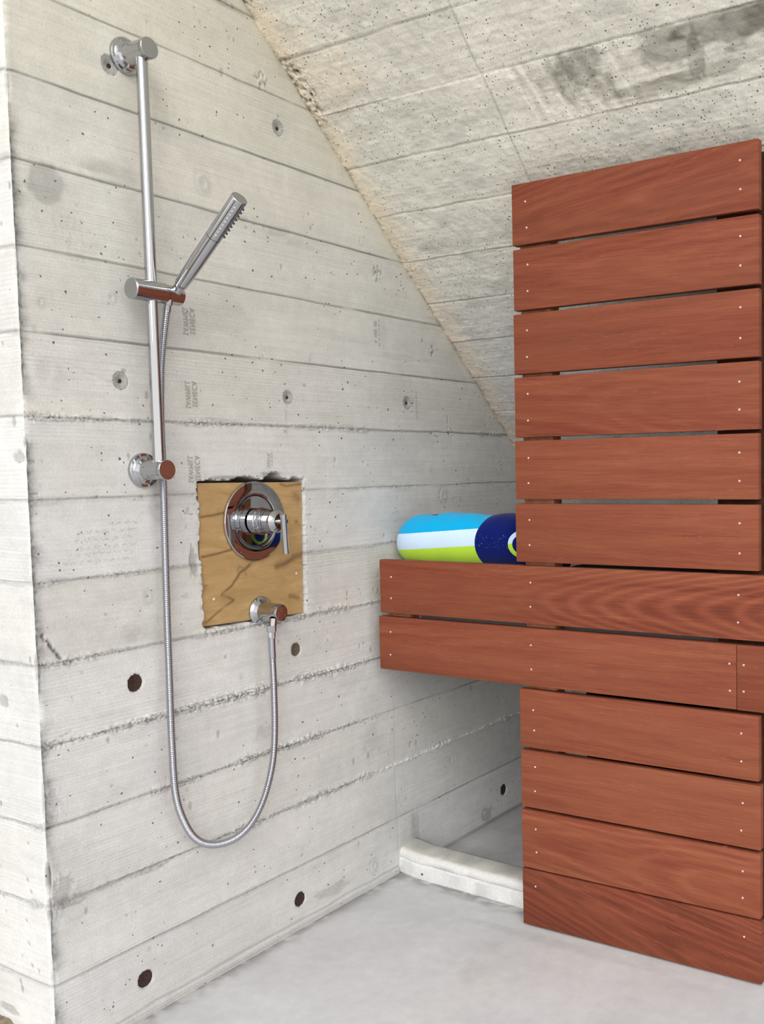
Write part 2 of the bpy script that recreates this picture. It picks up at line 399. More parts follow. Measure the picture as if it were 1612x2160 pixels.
def build_wall():
    ys = np.concatenate([np.arange(0, .03, .0013), np.arange(.03, 1.68, .0022), np.arange(1.7, 2.8, .05)])
    Yg, Zg = np.meshgrid(ys, ZR)
    h, tone, warm, k = board_surface(Yg, Zg, 0)
    rgbmul = np.ones(h.shape + (3,))
    # ---- marks in the concrete, each with its own outline
    def stain(cy, cz, ry, rz, amt, seed, soft=.35, rough=.35, dh=0):
        nonlocal tone, h
        b_ = blob(Yg, Zg, cy, cz, ry, rz, seed, rough, soft)
        tone = tone * (1 - amt * b_); h = h + dh * b_; return b_
    stain(.060, 1.512, .034, .032, .27, 101, .18, .3); stain(.085, 1.470, .045, .05, .06, 102, .5)
    stain(.190, 1.560, .050, .022, .15, 103); stain(.155, 1.565, .035, .012, .10, 104)
    for (a, b_, n) in ((.075, 1.44, 9), (.10, 1.435, 12)):       # little rows of imprinted dashes
        for i in range(n):
            for j in range(3):
                yy = a + .012 * j + random.uniform(-.003, .003); zz = b_ + .028 - .0065 * i
                m = np.exp(-((Yg - yy) / .0030) ** 2 - ((Zg - zz) / .0012) ** 2)
                tone = tone * (1 - .16 * m); h = h - .0005 * m
    def rings(cy, cz, r, amt, n=3, seed=5, el=1.25):
        nonlocal tone, h
        d = np.hypot((Yg - cy), (Zg - cz) / el) * (1 + .25 * (fbm(Yg * 40, Zg * 40, seed, 2) - .5))
        m = np.exp(-(d / r) ** 4)
        tone = tone * (1 - amt * m * (.45 + .55 * np.cos(d / r * n * PI) ** 2)); h = h - .0006 * m * np.cos(d / r * n * PI)
    rings(.047, 1.196, .030, .09, 1.5); rings(.2578, .960, .026, .24, 1.2); rings(.3946, 1.589, .022, .17, 2.)
    rings(1.166, .951, .024, .14, 2.5); rings(.8417, .0494, .020, .16, 2.5); rings(.855, 1.566, .014, .13, 1.6)
    rings(.223, .792, .012, .2, 1.); rings(.176, 1.338, .012, .12, 1.5); rings(.04, 1.3125, .010, .14, 1.5)
    rings(1.1243, 1.332, .011, .20, 2.); rings(.346, 1.305, .012, .05, 1.); rings(1.36, 1.66, .02, .1, 2.)
    stain(.22, .74, .035, .03, .10, 111, .4, .6); stain(.185, .73, .018, .02, .10, 112, .3, .6)
    stain(1.34, .022, .028, .020, .30, 113, .3, .8); stain(1.005, .085, .018, .05, .22, 114, .35, .8); stain(.985, .05, .03, .05, .12, 115, .5, .7)
    stain(.846, .364, .03, .04, .13, 116, .5, .8); stain(.69, .045, .06, .012, .2, 117, .3, 1.); stain(.55, 1.33, .09, .03, -.05, 118, .2, .6)
    stain(.45, 1.335, .05, .03, .06, 121, .4, .6); stain(.89, 1.196, .05, .03, .06, 119, .5, .9); stain(.30, 1.70, .02, .05, .09, 120, .5, .7)
    stain(.022, .30, .022, .030, .22, 122, .5, 1.2, -.002); stain(.015, .46, .014, .022, .18, 123, .5, 1.2, -.001); stain(.04, .36, .04, .04, .07, 140, .5, 1.); stain(.05, .265, .05, .03, .1, 124, .5, .8)
    stain(.73, 1.33, .11, .012, .05, 125, .3, .8); stain(1.02, 1.305, .09, .008, .08, 126, .3, .8); stain(.93, 1.36, .012, .045, .06, 127, .3, .6)
    # chipped rough patch
    for cy, cz, r, s in ((.916, 1.500, .018, 130), (1.1243, 1.332, .012, 131), (.559, 1.843, .017, 132), (1.20, 1.121, .012, 133)):
        b_ = blob(Yg, Zg, cy, cz, r, r * 1.2, s, .5, .2); n = fbm(Yg * 190, Zg * 190, s, 2)
        h = h + b_ * (n - .55) * .007; tone = tone * (1 - b_ * np.clip(.55 - n, 0, 1) * 1.6)
    # dark crack near the corner and small slits by the tie holes
    def slit(y0, z0, y1, z1, w, amt, dep=.002, seed=9):
        nonlocal tone, h
        dy, dz = y1 - y0, z1 - z0; Ln = math.hypot(dy, dz)
        t = ((Yg - y0) * dy + (Zg - z0) * dz) / Ln ** 2; n = ((Yg - y0) * dz - (Zg - z0) * dy) / Ln
        m = np.exp(-(n / w) ** 2) * ((t > 0) & (t < 1)) * sst(.3, .5, fbm(Yg * 150, Zg * 150, seed, 2))
        tone = tone * (1 - amt * m); h = h - dep * m
    slit(.012, .752, .045, .705, .0035, .75, .004); slit(1.026, 1.191, 1.045, 1.190, .0016, .7); slit(1.19, 1.165, 1.192, 1.135, .0012, .6)
    slit(.0, .99, .02, .9905, .0018, .5); slit(0, 1.045, .03, 1.043, .003, .35); slit(.02, .565, .06, .577, .0010, .3); slit(.318, .943, .345, .940, .001, .5)
    slit(.65, .925, .675, .923, .001, .4); slit(.595, 1.16, .597, 1.10, .003, .14, 0); slit(.62, 1.74, .62, 1.60, .006, -.05, 0)
    slit(.08, 1.215, .19, 1.18, .002, .1, 0)
    # vertical form seam low on the wall
    m = np.exp(-((Yg - .932 - .002 * np.sin(Zg * 20)) / .0013) ** 2) * (Zg < .45)
    tone = tone * (1 - .20 * m); h = h - .0006 * m
    m = (Yg > .932) & (Zg < .30); warm = warm - .25 * m
    # mortar lip along the floor
    lip = sst(.020, .010, Zg + .004 * (fbm(Yg * 9, Zg * 0, 61, 3) - .5)) * (Yg < .93)
    h = h + .006 * lip; tone = tone * (1 - .13 * lip)
    m = np.exp(-((Zg - .018 - .004 * (fbm(Yg * 9, Zg * 0, 61, 3) - .5)) / .002) ** 2) * (Yg < .93)
    tone = tone * (1 - .38 * m)
    # grey honeycombed margin along the outer corner
    cm = np.exp(-(Yg / (.0065 + .014 * fbm(Zg * 40, Zg * 0 + 1, 65, 3) ** 1.5)) ** 2) * sst(.2, .45, fbm(Zg * 8, Zg * 0, 66, 2))
    tone = tone * (1 - .72 * cm * (.6 + .8 * fbm(Yg * 160, Zg * 160, 69, 3))); h = h - .0015 * cm * fbm(Yg * 250, Zg * 250, 67, 2)
    # second form margin: fine broken streaks reaching in from the corner
    cs = np.exp(-Yg / .012) * sst(.60, .75, fbm(Yg * 12, Zg * 190, 68, 2)); tone = tone * (1 - .16 * cs)
    rs = np.random.RandomState(12)
    for i in range(230):                                   # small grey voids and scuffs
        cy, cz = rs.uniform(.02, 1.5), rs.uniform(.03, 1.9)
        if rs.rand() < .35: cz = rs.uniform(.03, .8)
        r = rs.uniform(.0015, .0050); el = rs.uniform(.6, 2.); a = rs.uniform(.08, .32)
        i0, i1 = np.searchsorted(ys, (cy - .02, cy + .02)); j0, j1 = np.searchsorted(ZR, (cz - .02, cz + .02))
        if i1 <= i0 or j1 <= j0: continue
        sl = (slice(j0, j1), slice(i0, i1)); yy, zz = Yg[sl], Zg[sl]
        dd = np.hypot((yy - cy) / r, (zz - cz) / (r * el)) * (.7 + .8 * fbm(yy * 300, zz * 300, 150 + i, 2))
        m = 1 - sst(.8, 1.25, dd); tone[sl] *= 1 - a * m; h[sl] -= .0010 * m * (a > .18)
    stain(.48, 1.545, .035, .010, .15, 151, .3, .9); stain(.585, 1.535, .030, .012, .12, 152, .3, .9); stain(.66, 1.52, .045, .007, .12, 153, .3, .9)
    stain(.20, .30, .05, .03, .05, 154, .5, .9); stain(.50, .47, .03, .012, .12, 155, .4, .9); stain(.78, .52, .05, .03, .07, 156, .5, .9)
    stain(.10, 1.62, .05, .03, .06, 157, .5, .9); stain(.98, 1.22, .05, .04, .05, 158, .5, .9); stain(.30, .22, .08, .02, .05, 159, .5, .9)
    # tie holes
    for y, z, r, kind in TIES:
        d = np.hypot(Yg - y, Zg - z)
        dd = d * (1 + .04 * (fbm(Yg * 120, Zg * 120, 70, 2) - .5))
        h = np.where(dd < r, -.007 if kind != 'cone' else -.005, h)
        hl = np.exp(-(np.maximum(0, d - r) / .003) ** 2) * fbm(Yg * 200, Zg * 200, 71, 2)
        tone = tone * (1 - .22 * hl)
    # opening behind the valve, with a broken edge
    H = HOLE
    e1 = (fbm(Yg * 0 + 4, Zg * 75, 81, 3) - .5) * .012; e2 = (fbm(Yg * 0 + 8, Zg * 90, 82, 3) - .5) * .005
    e3 = (fbm(Yg * 60, Zg * 0 + 2, 83, 3) - .45) * .012 + .016 * np.exp(-((Yg - .555) / .016) ** 2) * 1.0 + .006 * np.exp(-((Yg - .46) / .03) ** 2)
    e4 = (fbm(Yg * 60, Zg * 0 + 6, 84, 3) - .5) * .006
    skew0 = H['y0'] - (Zg - .855) * .012; skew1 = H['y1'] + (Zg - .855) * .018; zt = H['z1'] + .003; zb = H['z0'] - .002 + (Yg - .5) * -.03
    ins = (Yg > skew0 + e1) & (Yg < skew1 + e2) & (Zg < zt + e3) & (Zg > zb + e4)
    dist = np.maximum(np.maximum(skew0 - Yg, Yg - skew1), np.maximum(zb - Zg, Zg - zt))
    rim = np.exp(-(np.clip(dist, 0, 1) / .006) ** 2) * (~ins)
    tone = tone * (1 + .12 * rim * (fbm(Yg * 260, Zg * 260, 85, 2) - .6) * 2); h = h + rim * (fbm(Yg * 160, Zg * 160, 86, 3) - .62) * .006
    gl = blob(Yg, Zg, .335, .845, .010, .03, 87, .5, .3) + blob(Yg, Zg, .55, 1.013, .03, .007, 88, .4, .4) + blob(Yg, Zg, .43, 1.010, .04, .004, 89, .4, .4)
    tone = tone * (1 - .33 * np.clip(gl, 0, 1)); h = h - .003 * np.clip(gl, 0, 1)
    h = np.where(ins, -.075, h); tone = np.where(ins, .25, tone)  # cavity coloured dark to paint in the shade of the void
    # peach tint next to the leaning concrete, upper wall
    ds = slope_y(Zg) - Yg
    warm = warm + .5 * np.exp(-(ds / .05) ** 2) * (Zg > 1.3)
    tone = tone * (1 - .20 * np.exp(-(ds / .010) ** 2) * fbm(Yg * 90, Zg * 90, 90, 3) * 1.4)
    w = np.clip(1 - Yg / .012, 0, 1) ** 2
    chip = corner_chip(Zg)
    P = np.stack([h * (1 - w) - chip * w, Yg + chip * w, Zg], -1)
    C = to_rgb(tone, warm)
    cen = (Yg < slope_y(Zg) + .03) | (Zg > 2.1)
    keep = cen[:-1, :-1] & (Yg[:-1, :-1] < slope_y(Zg[:-1, :-1]) + .12)
    wl = grid_mesh('wall_left', P, C, M['wall'], keep, flip=True)
    wl['kind'] = 'structure'
    # ---- outer end face of the same wall (faces the open side)
    xs = np.concatenate([np.arange(-.9, -.3, .03), np.arange(-.3, -.02, .0026), np.arange(-.02, .0001, .0013)]); xs[-1] = 0
    Xg, Zg = np.meshgrid(xs, ZR)
    h, tone, warm, k = board_surface(-Xg + 3, Zg, 211)
    for i in range(90):
        cx, cz = random.uniform(-.28, -.004), random.uniform(.02, 1.75)
        if cz > .8 and random.random() < .6: continue
        r = random.uniform(.0015, .004); el = random.uniform(1, 2.2)
        m = np.exp(-(((Xg - cx) / r) ** 2 + ((Zg - cz) / (r * el)) ** 2) ** 2)
        tone = tone * (1 - .5 * m); h = h - .003 * m
    for cx, cz, rx, rz, s in ((-.03, 1.112, .006, .009, 301), (-.02, 1.052, .016, .010, 302), (-.10, .63, .014, .012, 303), (-.14, .065, .03, .008, 304)):
        b_ = blob(Xg, Zg, cx, cz, rx, rz, s, .4, .2); tone = tone * (1 - .30 * b_); h = h - .002 * b_
    w = np.clip(1 + Xg / .012, 0, 1) ** 2
    chip = corner_chip(Zg)
    P = np.stack([Xg * 1. - chip * w, -h * (1 - w) + chip * w, Zg], -1)
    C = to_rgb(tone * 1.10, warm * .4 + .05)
    e = grid_mesh('wall_left_end', P, C, M['wall'], None, flip=True)
    e['kind'] = 'structure'
    return wl
WALL = build_wall()

# ------------------------------------------------------------------ leaning concrete (underside seen as the sloping ceiling)
def build_slope():
    sl = math.hypot(1, 1 / 1.12596)
    # parameter y; boards every .1 in y
    ys = np.concatenate([np.arange(-.55, .42, .04), np.arange(.42, 1.62, .0019), np.arange(1.64, 2.76, .04)])
    xs = np.concatenate([[-.02], np.arange(-.012, 1.12, .0024), np.arange(1.15, 3.3, .06)])
    Xg, Yg = np.meshgrid(xs, ys)
    b = (Yg - .61) / .1003
    left = Xg < .448
    kb = np.floor(b).astype(int); rel = b - np.round(b); zc = np.round(b).astype(int)
    dz = rel * .134
    S = -Yg * 1.337
    seed = 500
    wig = (fbm(Xg * 12, zc * 5.3, seed, 3) - .5) * .006
    soft = fbm(Xg * 3, zc * 9.1 + left * 3, seed + 1, 3)
    off = np.random.RandomState(8).uniform(-.0012, .0012, 60)
    h = off[np.clip(kb + 12, 0, 59)] + off[np.clip(kb + 30, 0, 59)] * left
    mot = fbm(Xg * 4, S * 7 + kb, seed + 2, 5); mot2 = fbm(Xg * 22, S * 30, seed + 3, 4); fineg = fbm(Xg * 9, S * 330, seed + 4, 3) - .5
    peb = fbm(Xg * 90, S * 130, seed + 5, 3)
    tone = (1 + (mot - .5) * .26) * (1 + (mot2 - .5) * .22) * (1 + fineg * .16) * (1 - .12 * sst(.56, .70, fbm(Xg * 14, S * 30, seed + 16, 4)))
    h = h + (mot2 - .5) * .0014 + fineg * .0010 + (peb - .5) * .0016 + (fbm(Xg * 60, S * 60, seed + 15, 4) - .5) * .0022
    d = np.abs(dz - wig)
    crumb = fbm(Xg * 200, S * 200, seed + 6, 3)
    ridge = np.exp(-(d / .0035) ** 2)
    h = h + .0030 * ridge * crumb * sst(.4, .7, soft)
    gr = np.exp(-((dz - wig - .0025) / .0021) ** 2)
    tone = tone * (1 - .42 * gr * sst(.25, .5, fbm(Xg * 8, zc * 2.2, seed + 7, 3))); h = h - .0022 * gr
    tone = tone * (1 + .10 * ridge * (crumb > .5))
    # form seam across the boards
    sx = .449 + .003 * (fbm(Yg * 18, Yg * 0, seed + 8, 2) - .5) * 2
    m = np.exp(-((Xg - sx) / .0024) ** 2); tone = tone * (1 - .26 * m); h = h - .0010 * m
    # honeycomb pocket and crumbling edge at the wall
    edge = np.exp(-(Xg / (.006 + .016 * fbm(Yg * 30, Yg * 0, seed + 9, 3))) ** 2)
    pk = blob(Xg, Yg, .012, .665, .034, .055, 510, .4, .4) + .9 * blob(Xg, Yg, .006, .505, .045, .020, 511, .4, .3) + .6 * blob(Xg, Yg, .012, .71, .02, .014, 512, .3, .3)
    sm = np.exp(-(Xg / (.0025 + .0045 * fbm(Yg * 80, Yg * 0, seed + 12, 3))) ** 2)
    tone = tone * (1 - .45 * sm * sst(.35, .55, fbm(Yg * 130, Yg * 0, seed + 13, 2)))
    pk = np.clip(pk + edge * .16, 0, 1)
    rk = fbm(Xg * 150, S * 150, seed + 10, 3)
    h = h + pk * (rk - .5) * .012; tone = tone * (1 - pk * np.clip(.47 - rk, 0, 1) * 3.2) * (1 - .03 * pk)
    warm = 1.0 - sst(.9, 1.3, Yg) * .9
    # tan bleed beside the wall, pink patch
    tan = np.exp(-(Xg / (.028 + .045 * fbm(Yg * 7, Yg * 0 + 2, seed + 11, 3))) ** 2)
    C0 = None
    for cx, cy, rx, ry, a, s in ((.09, .66, .09, .045, .5, 520), (.055, .60, .05, .04, .5, 521)):
        tan = np.maximum(tan, a * blob(Xg, Yg, cx, cy, rx, ry, s, .5, .5))
    # dark weather stains between two board lines, right
    band = sst(.706, .716, Yg) * sst(.812, .800, Yg)
    for cx, cy, rx, ry, a, s in ((.66, .735, .045, .028, .30, 531), (.83, .735, .055, .025, .30, 532), (.955, .728, .09, .030, .36, 533), (.78, .793, .10, .013, .26, 534), (.60, .745, .04, .022, .22, 535), (.90, .785, .09, .010, .22, 536),
                                 (1.04, .735, .07, .03, .30, 537), (.885, .76, .018, .03, .25, 538), (.69, .768, .025, .02, .22, 539), (.62, .772, .02, .016, .2, 540)):
        bl = blob(Xg, Yg, cx, cy, rx, ry, s, .75, .25) * band
        tone = tone * (1 - a * 1.35 * bl * (.75 + .5 * fbm(Xg * 50, S * 50, s + 50, 3))); warm = warm + .3 * bl
    for i in range(7):                                     # vertical pale runs across the stain
        cx = .52 + i * .035 + random.uniform(-.01, .01)
        m = np.exp(-((Xg - cx - (Yg - .75) * .25) / .004) ** 2) * band; tone = tone * (1 + .16 * m)
        m = np.exp(-((Xg - cx - .014 - (Yg - .75) * .25) / .006) ** 2) * band * sst(.35, .6, fbm(Xg * 60, Yg * 30, 541 + i, 2)); tone = tone * (1 - .20 * m)
    for cx, cy, rx, ry, a, s in ((.22, .735, .07, .014, .16, 550), (.10, .755, .05, .012, .14, 551), (.12, .99, .05, .012, .15, 552), (.30, .765, .08, .02, .06, 553), (.12, .80, .06, .03, .08, 554), (.2, 1.06, .08, .05, -.06, 555), (.30, 1.02, .05, .03, -.08, 556), (.62, .64, .05, .01, -.12, 557)):
        tone = tone * (1 - a * blob(Xg, Yg, cx, cy, rx, ry, s, .6, .4))
    C = to_rgb(tone * (1 + .0 * Xg), warm, .77)
    tanc = np.array([1.05, .93, .80])
    C = C * (1 - tan[..., None] * (1 - tanc) * .85)
    zz = (2.7470 - Yg) / 1.12596
    nrm = np.array([0, -1, -1.12596]); nrm = nrm / np.linalg.norm(nrm)
    P = np.stack([Xg, Yg + nrm[1] * h, zz + nrm[2] * h], -1)
    o = grid_mesh('ceiling', P, C, M['slope'], None, flip=False)
    o['kind'] = 'structure'
build_slope()

# ------------------------------------------------------------------ floor and what lies outside
def build_floor():
    xs = np.concatenate([np.arange(-.02, 1.5, .006), np.arange(1.55, 4.0, .08)])
    ys = np.concatenate([np.arange(-3.5, -.3, .08), np.arange(-.3, 1.35, .006), np.arange(1.4, 2.8, .05)])
    Xg, Yg = np.meshgrid(xs, ys)
    n = fbm(Xg * 2.3, Yg * 2.3, 600, 5); n2 = fbm(Xg * 9, Yg * 9, 601, 4); n3 = fbm(Xg * 45, Yg * 45, 602, 3)
    tone = (1 + (n - .5) * .26) * (1 + (n2 - .5) * .16) * (1 + (n3 - .5) * .08)
    for cx, cy, rx, ry, a, s in ((.42, .72, .03, .03, .07, 610), (.66, .30, .12, .08, .08, 611), (.80, .10, .09, .05, .09, 612), (.30, .90, .25, .022, .16, 613), (.9, .2, .1, .1, .05, 614), (.45, .60, .03, .05, .08, 615), (.55, .8, .2, .02, .1, 616)):
        tone = tone * (1 - a * blob(Xg, Yg, cx, cy, rx, ry, s, .6, .5))
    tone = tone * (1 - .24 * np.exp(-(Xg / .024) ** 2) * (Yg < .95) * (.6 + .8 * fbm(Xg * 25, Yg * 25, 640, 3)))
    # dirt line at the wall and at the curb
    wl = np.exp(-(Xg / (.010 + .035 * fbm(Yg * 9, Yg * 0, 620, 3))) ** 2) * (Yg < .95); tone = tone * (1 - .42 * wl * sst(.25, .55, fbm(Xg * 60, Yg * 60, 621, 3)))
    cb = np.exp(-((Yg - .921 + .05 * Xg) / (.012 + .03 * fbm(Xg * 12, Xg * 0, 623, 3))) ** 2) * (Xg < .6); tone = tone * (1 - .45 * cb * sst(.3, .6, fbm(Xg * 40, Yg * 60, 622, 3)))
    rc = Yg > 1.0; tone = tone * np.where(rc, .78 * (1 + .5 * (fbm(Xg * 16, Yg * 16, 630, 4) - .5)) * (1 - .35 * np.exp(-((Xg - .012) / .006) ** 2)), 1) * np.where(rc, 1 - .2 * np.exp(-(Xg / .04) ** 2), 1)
    h = (n2 - .5) * .0010 + .004 * wl * 0
    dirt = np.clip(wl * .6 + cb * .6 + .5 * sst(.55, .75, n), 0, 1)
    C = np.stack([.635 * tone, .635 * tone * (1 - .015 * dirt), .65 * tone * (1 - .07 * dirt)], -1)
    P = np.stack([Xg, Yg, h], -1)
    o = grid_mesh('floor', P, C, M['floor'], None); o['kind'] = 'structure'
build_floor()

def rough_slab(name, top_fn, xs, ys, m, base_z, color):
    Xg, Yg = np.meshgrid(xs, ys); Z = top_fn(Xg, Yg)
    Z[0, :] = base_z; Z[-1, :] = base_z; Z[:, 0] = base_z; Z[:, -1] = base_z
    C = np.ones(Xg.shape + (3,)) * np.array(color) * (.8 + .4 * fbm(Xg * 30, Yg * 30, 5, 3))[..., None]
    return grid_mesh(name, np.stack([Xg, Yg, Z], -1), C, m, None)
g = rough_slab('soil_bank', lambda x, y: .040 + .012 * fbm(x * 40, y * 40, 91, 3) - .035 * sst(-.135, -.085, x + .02 * fbm(y * 30, x * 0, 3, 2)),
               np.arange(-.9, -.075, .005), np.concatenate([np.arange(-3.5, -.4, .1), np.arange(-.4, .012, .005)]), M['soil'], -.01, (.5, .4, .3))
tag(g, 'low brown soil bank at the foot of the outer wall end', 'soil'); g['kind'] = 'stuff'

# concrete curb between the shower floor and the recess
def build_curb():
    n = 160; prof = [(-.0135, -.01), (-.0115, .028), (-.0098, .0355), (-.0078, .0372), (-.0092, .0390), (-.0084, .0500), (-.0055, .0560), (.003, .0602), (.018, .0622), (.048, .0640), (.058, .0625), (.062, .055), (.062, -.01)]
    xs = np.linspace(-.006, 1.6, n)
    P = np.zeros((len(prof), n, 3)); C = np.zeros_like(P)
    for i, (py, pz) in enumerate(prof):
        yb = .9405 - .050 * np.minimum(xs, .40) + .010 * np.exp(-(xs / .04) ** 2)
        P[i, :, 0] = xs; r = fbm(xs * 25, xs * 0 + i * 1.7, 700, 3) - .5
        P[i, :, 1] = yb + py + r * .003; P[i, :, 2] = pz + (r * .003 if 1 < i < 11 else 0) + .002 * (fbm(xs * 5, xs * 0, 701, 2) - .5)
        t = .74 + .10 * (fbm(xs * 20, xs * 0 + i * .9, 702, 4) - .5)
        dirt = sst(.35, .7, fbm(xs * 30, xs * 0 + i * .6, 703, 4))
        if i >= 7: t = t * (.80 - .16 * dirt)
        if i == 3: t = t * (.70 - .15 * dirt)
        if i < 2: t = t * (1 - .2 * dirt)
        C[i] = t[:, None] * (np.array([1., .975, .90]) if i >= 6 else np.array([1., .995, .985]))
    o = grid_mesh('shower_curb', P, C, M['curb'], None)
    tag(o, 'low pale concrete curb across the floor, running behind the wooden screen', 'curb')
build_curb()

# concrete ledge behind the bench fascia
o = box('concrete_ledge', (.115, .902, .600), (2.2, 1.30, .783), M['ledge'], None, .004)
tag(o, 'grey concrete ledge behind the two long boards, carrying the rolled towel', 'ledge')

# ------------------------------------------------------------------ tie plugs
LB = {0: 'dark rusty round plug below left of the plywood, beside the hanging hose', 1: 'brown round plug in the wall, just below right of the hose outlet',
      2: 'dark rusty round plug low on the wall, below the hose loop towards the curb', 3: 'dark rusty round plug lowest on the wall, near the outer corner',
      4: 'black round plug in the shaded wall, beside the lower wooden boards', 5: 'grey cement ringed tie hole left of the shower rail, mid height',
      6: 'grey cement ringed tie hole above the valve, right of the mill stamps', 7: 'grey cement ringed tie hole near the sloping concrete, nearest the wooden screen',
      8: 'grey cement ringed tie hole beside the upper rail bracket', 9: 'grey cement ringed tie hole high on the wall, near the sloping ceiling'}
for i, (y, z, r, kind) in enumerate(TIES):
    g = 'form tie holes across the concrete wall'
    if kind == 'cone':
        t = thing('tie_hole', LB[i], 'tie hole', (-.004, y, z), g)
        a = lathe('cement_ring', (-.0052, y, z), (1, 0, 0), [(0, .0035), (.0005, r * .30), (.0018, r * .36), (.0036, r * .78), (.0046, r * .98), (.0046, r * 1.02), (-.002, r * 1.02)], M['cement'], None, 28, 60)
        part_of(t, a)
        a = lathe('bore', (-.0056, y + .001, z - .001), (1, 0, 0), [(0, 0), (.0012, r * .30), (.0012, .0)], M['hole'], None, 20); part_of(t, a)
    else:
        mm = {'rust': M['rust'], 'brown': M['rust2'], 'black': M['black']}[kind]
        rr = r * .985
        o = lathe('tie_plug', (-.0068, y, z), (1, 0, 0), [(0, 0), (0, .0015), (.0022, .004), (.0024, r * .6), (.0030, r * .8), (.0036, rr), (.0, rr), (-.002, 0)], mm, None, 32)
        tag(o, LB[i], 'wall plug', g)

# ------------------------------------------------------------------ mill stamps printed into the concrete (mirrored, reading upwards)
def stamp(text, y0, z0, length, height, m, label=None):
    cu = bpy.data.curves.new('lettering', 'FONT'); cu.body = text; cu.size = 1; cu.resolution_u = 2; cu.space_character = 1.12
    tmp = bpy.data.objects.new('lettering', cu); COL.objects.link(tmp)
    bpy.context.view_layer.update()
    me = bpy.data.meshes.new_from_object(tmp)
    n = len(me.vertices); co = np.empty(n * 3); me.vertices.foreach_get('co', co); co = co.reshape(-1, 3)
    mn, mx = co.min(0), co.max(0)
    tx = (co[:, 0] - mn[0]) / (mx[0] - mn[0]) * length; ty = (co[:, 1] - mn[1]) / (mx[1] - mn[1]) * height
    k = min(25, int(z0 / PITCH)); xo = BOARD_OFF[k] + .0013
    out = np.stack([np.full(n, xo), y0 + ty, z0 + tx + ty * -.02], -1)
    me.vertices.foreach_set('co', out.reshape(-1)); me.update()
    bpy.data.objects.remove(tmp); bpy.data.curves.remove(cu)
    o = mesh_obj('mill_stamp', me, m, WALL, False)
    if label: o['label'] = label
    return o
for (y, z) in ((.3290, 1.148), (.3300, 1.2895), (.3285, 1.003)):
    d = .0 if z > 1.2 else .004
    stamp('SAWMILL', y, z, .053, .0125, M['ink'], 'grey mirrored SAWMILL stamp'); stamp('SENECA', y + .0165, z + .003, .050, .0125, M['ink'], 'grey mirrored SENECA stamp')
stamp('2&BTR', .5345, 1.031, .031, .009, M['ink2'], 'faint mirrored grade stamp')
stamp('- -- ---', .5465, 1.036, .026, .004, M['ink2'])
stamp('J 10L 1', 1.030, 1.168, .055, .011, M['ink2'], 'faint mirrored lot stamp')
stamp('------', 1.052, 1.155, .070, .0045, M['ink2'])
stamp('- --- --', .895, 1.332, .05, .011, M['ink2'], 'faint mirrored stamp')
stamp('------', .912, 1.325, .065, .0035, M['ink2'])

# faint handwriting transferred from a form board: unreadable short strokes
bm = bmesh.new(); rr = random.Random(4)
for row, (z, y0, y1) in enumerate(((.934, .150, .215), (.920, .09, .205), (.906, .080, .195), (.893, .085, .205), (.881, .085, .20), (.868, .035, .195))):
    y = y0
    while y < y1:
        for s in range(rr.randint(2, 6)):
            a = Vector((BOARD_OFF[6] + .0013, y, z + rr.uniform(-.0015, .002))); b_ = a + Vector((0, rr.uniform(.0008, .003), rr.uniform(-.003, .003)))
            t = (b_ - a).normalized(); nn = Vector((0, -t.z, t.y)) * .00035
            bm.faces.new([bm.verts.new(p) for p in (a - nn, b_ - nn, b_ + nn, a + nn)]); y += .0026
            if y > y1: break
        y += rr.uniform(.004, .008)
hw = bm_obj('faint_handwriting', bm, M['ink2'], WALL, False)

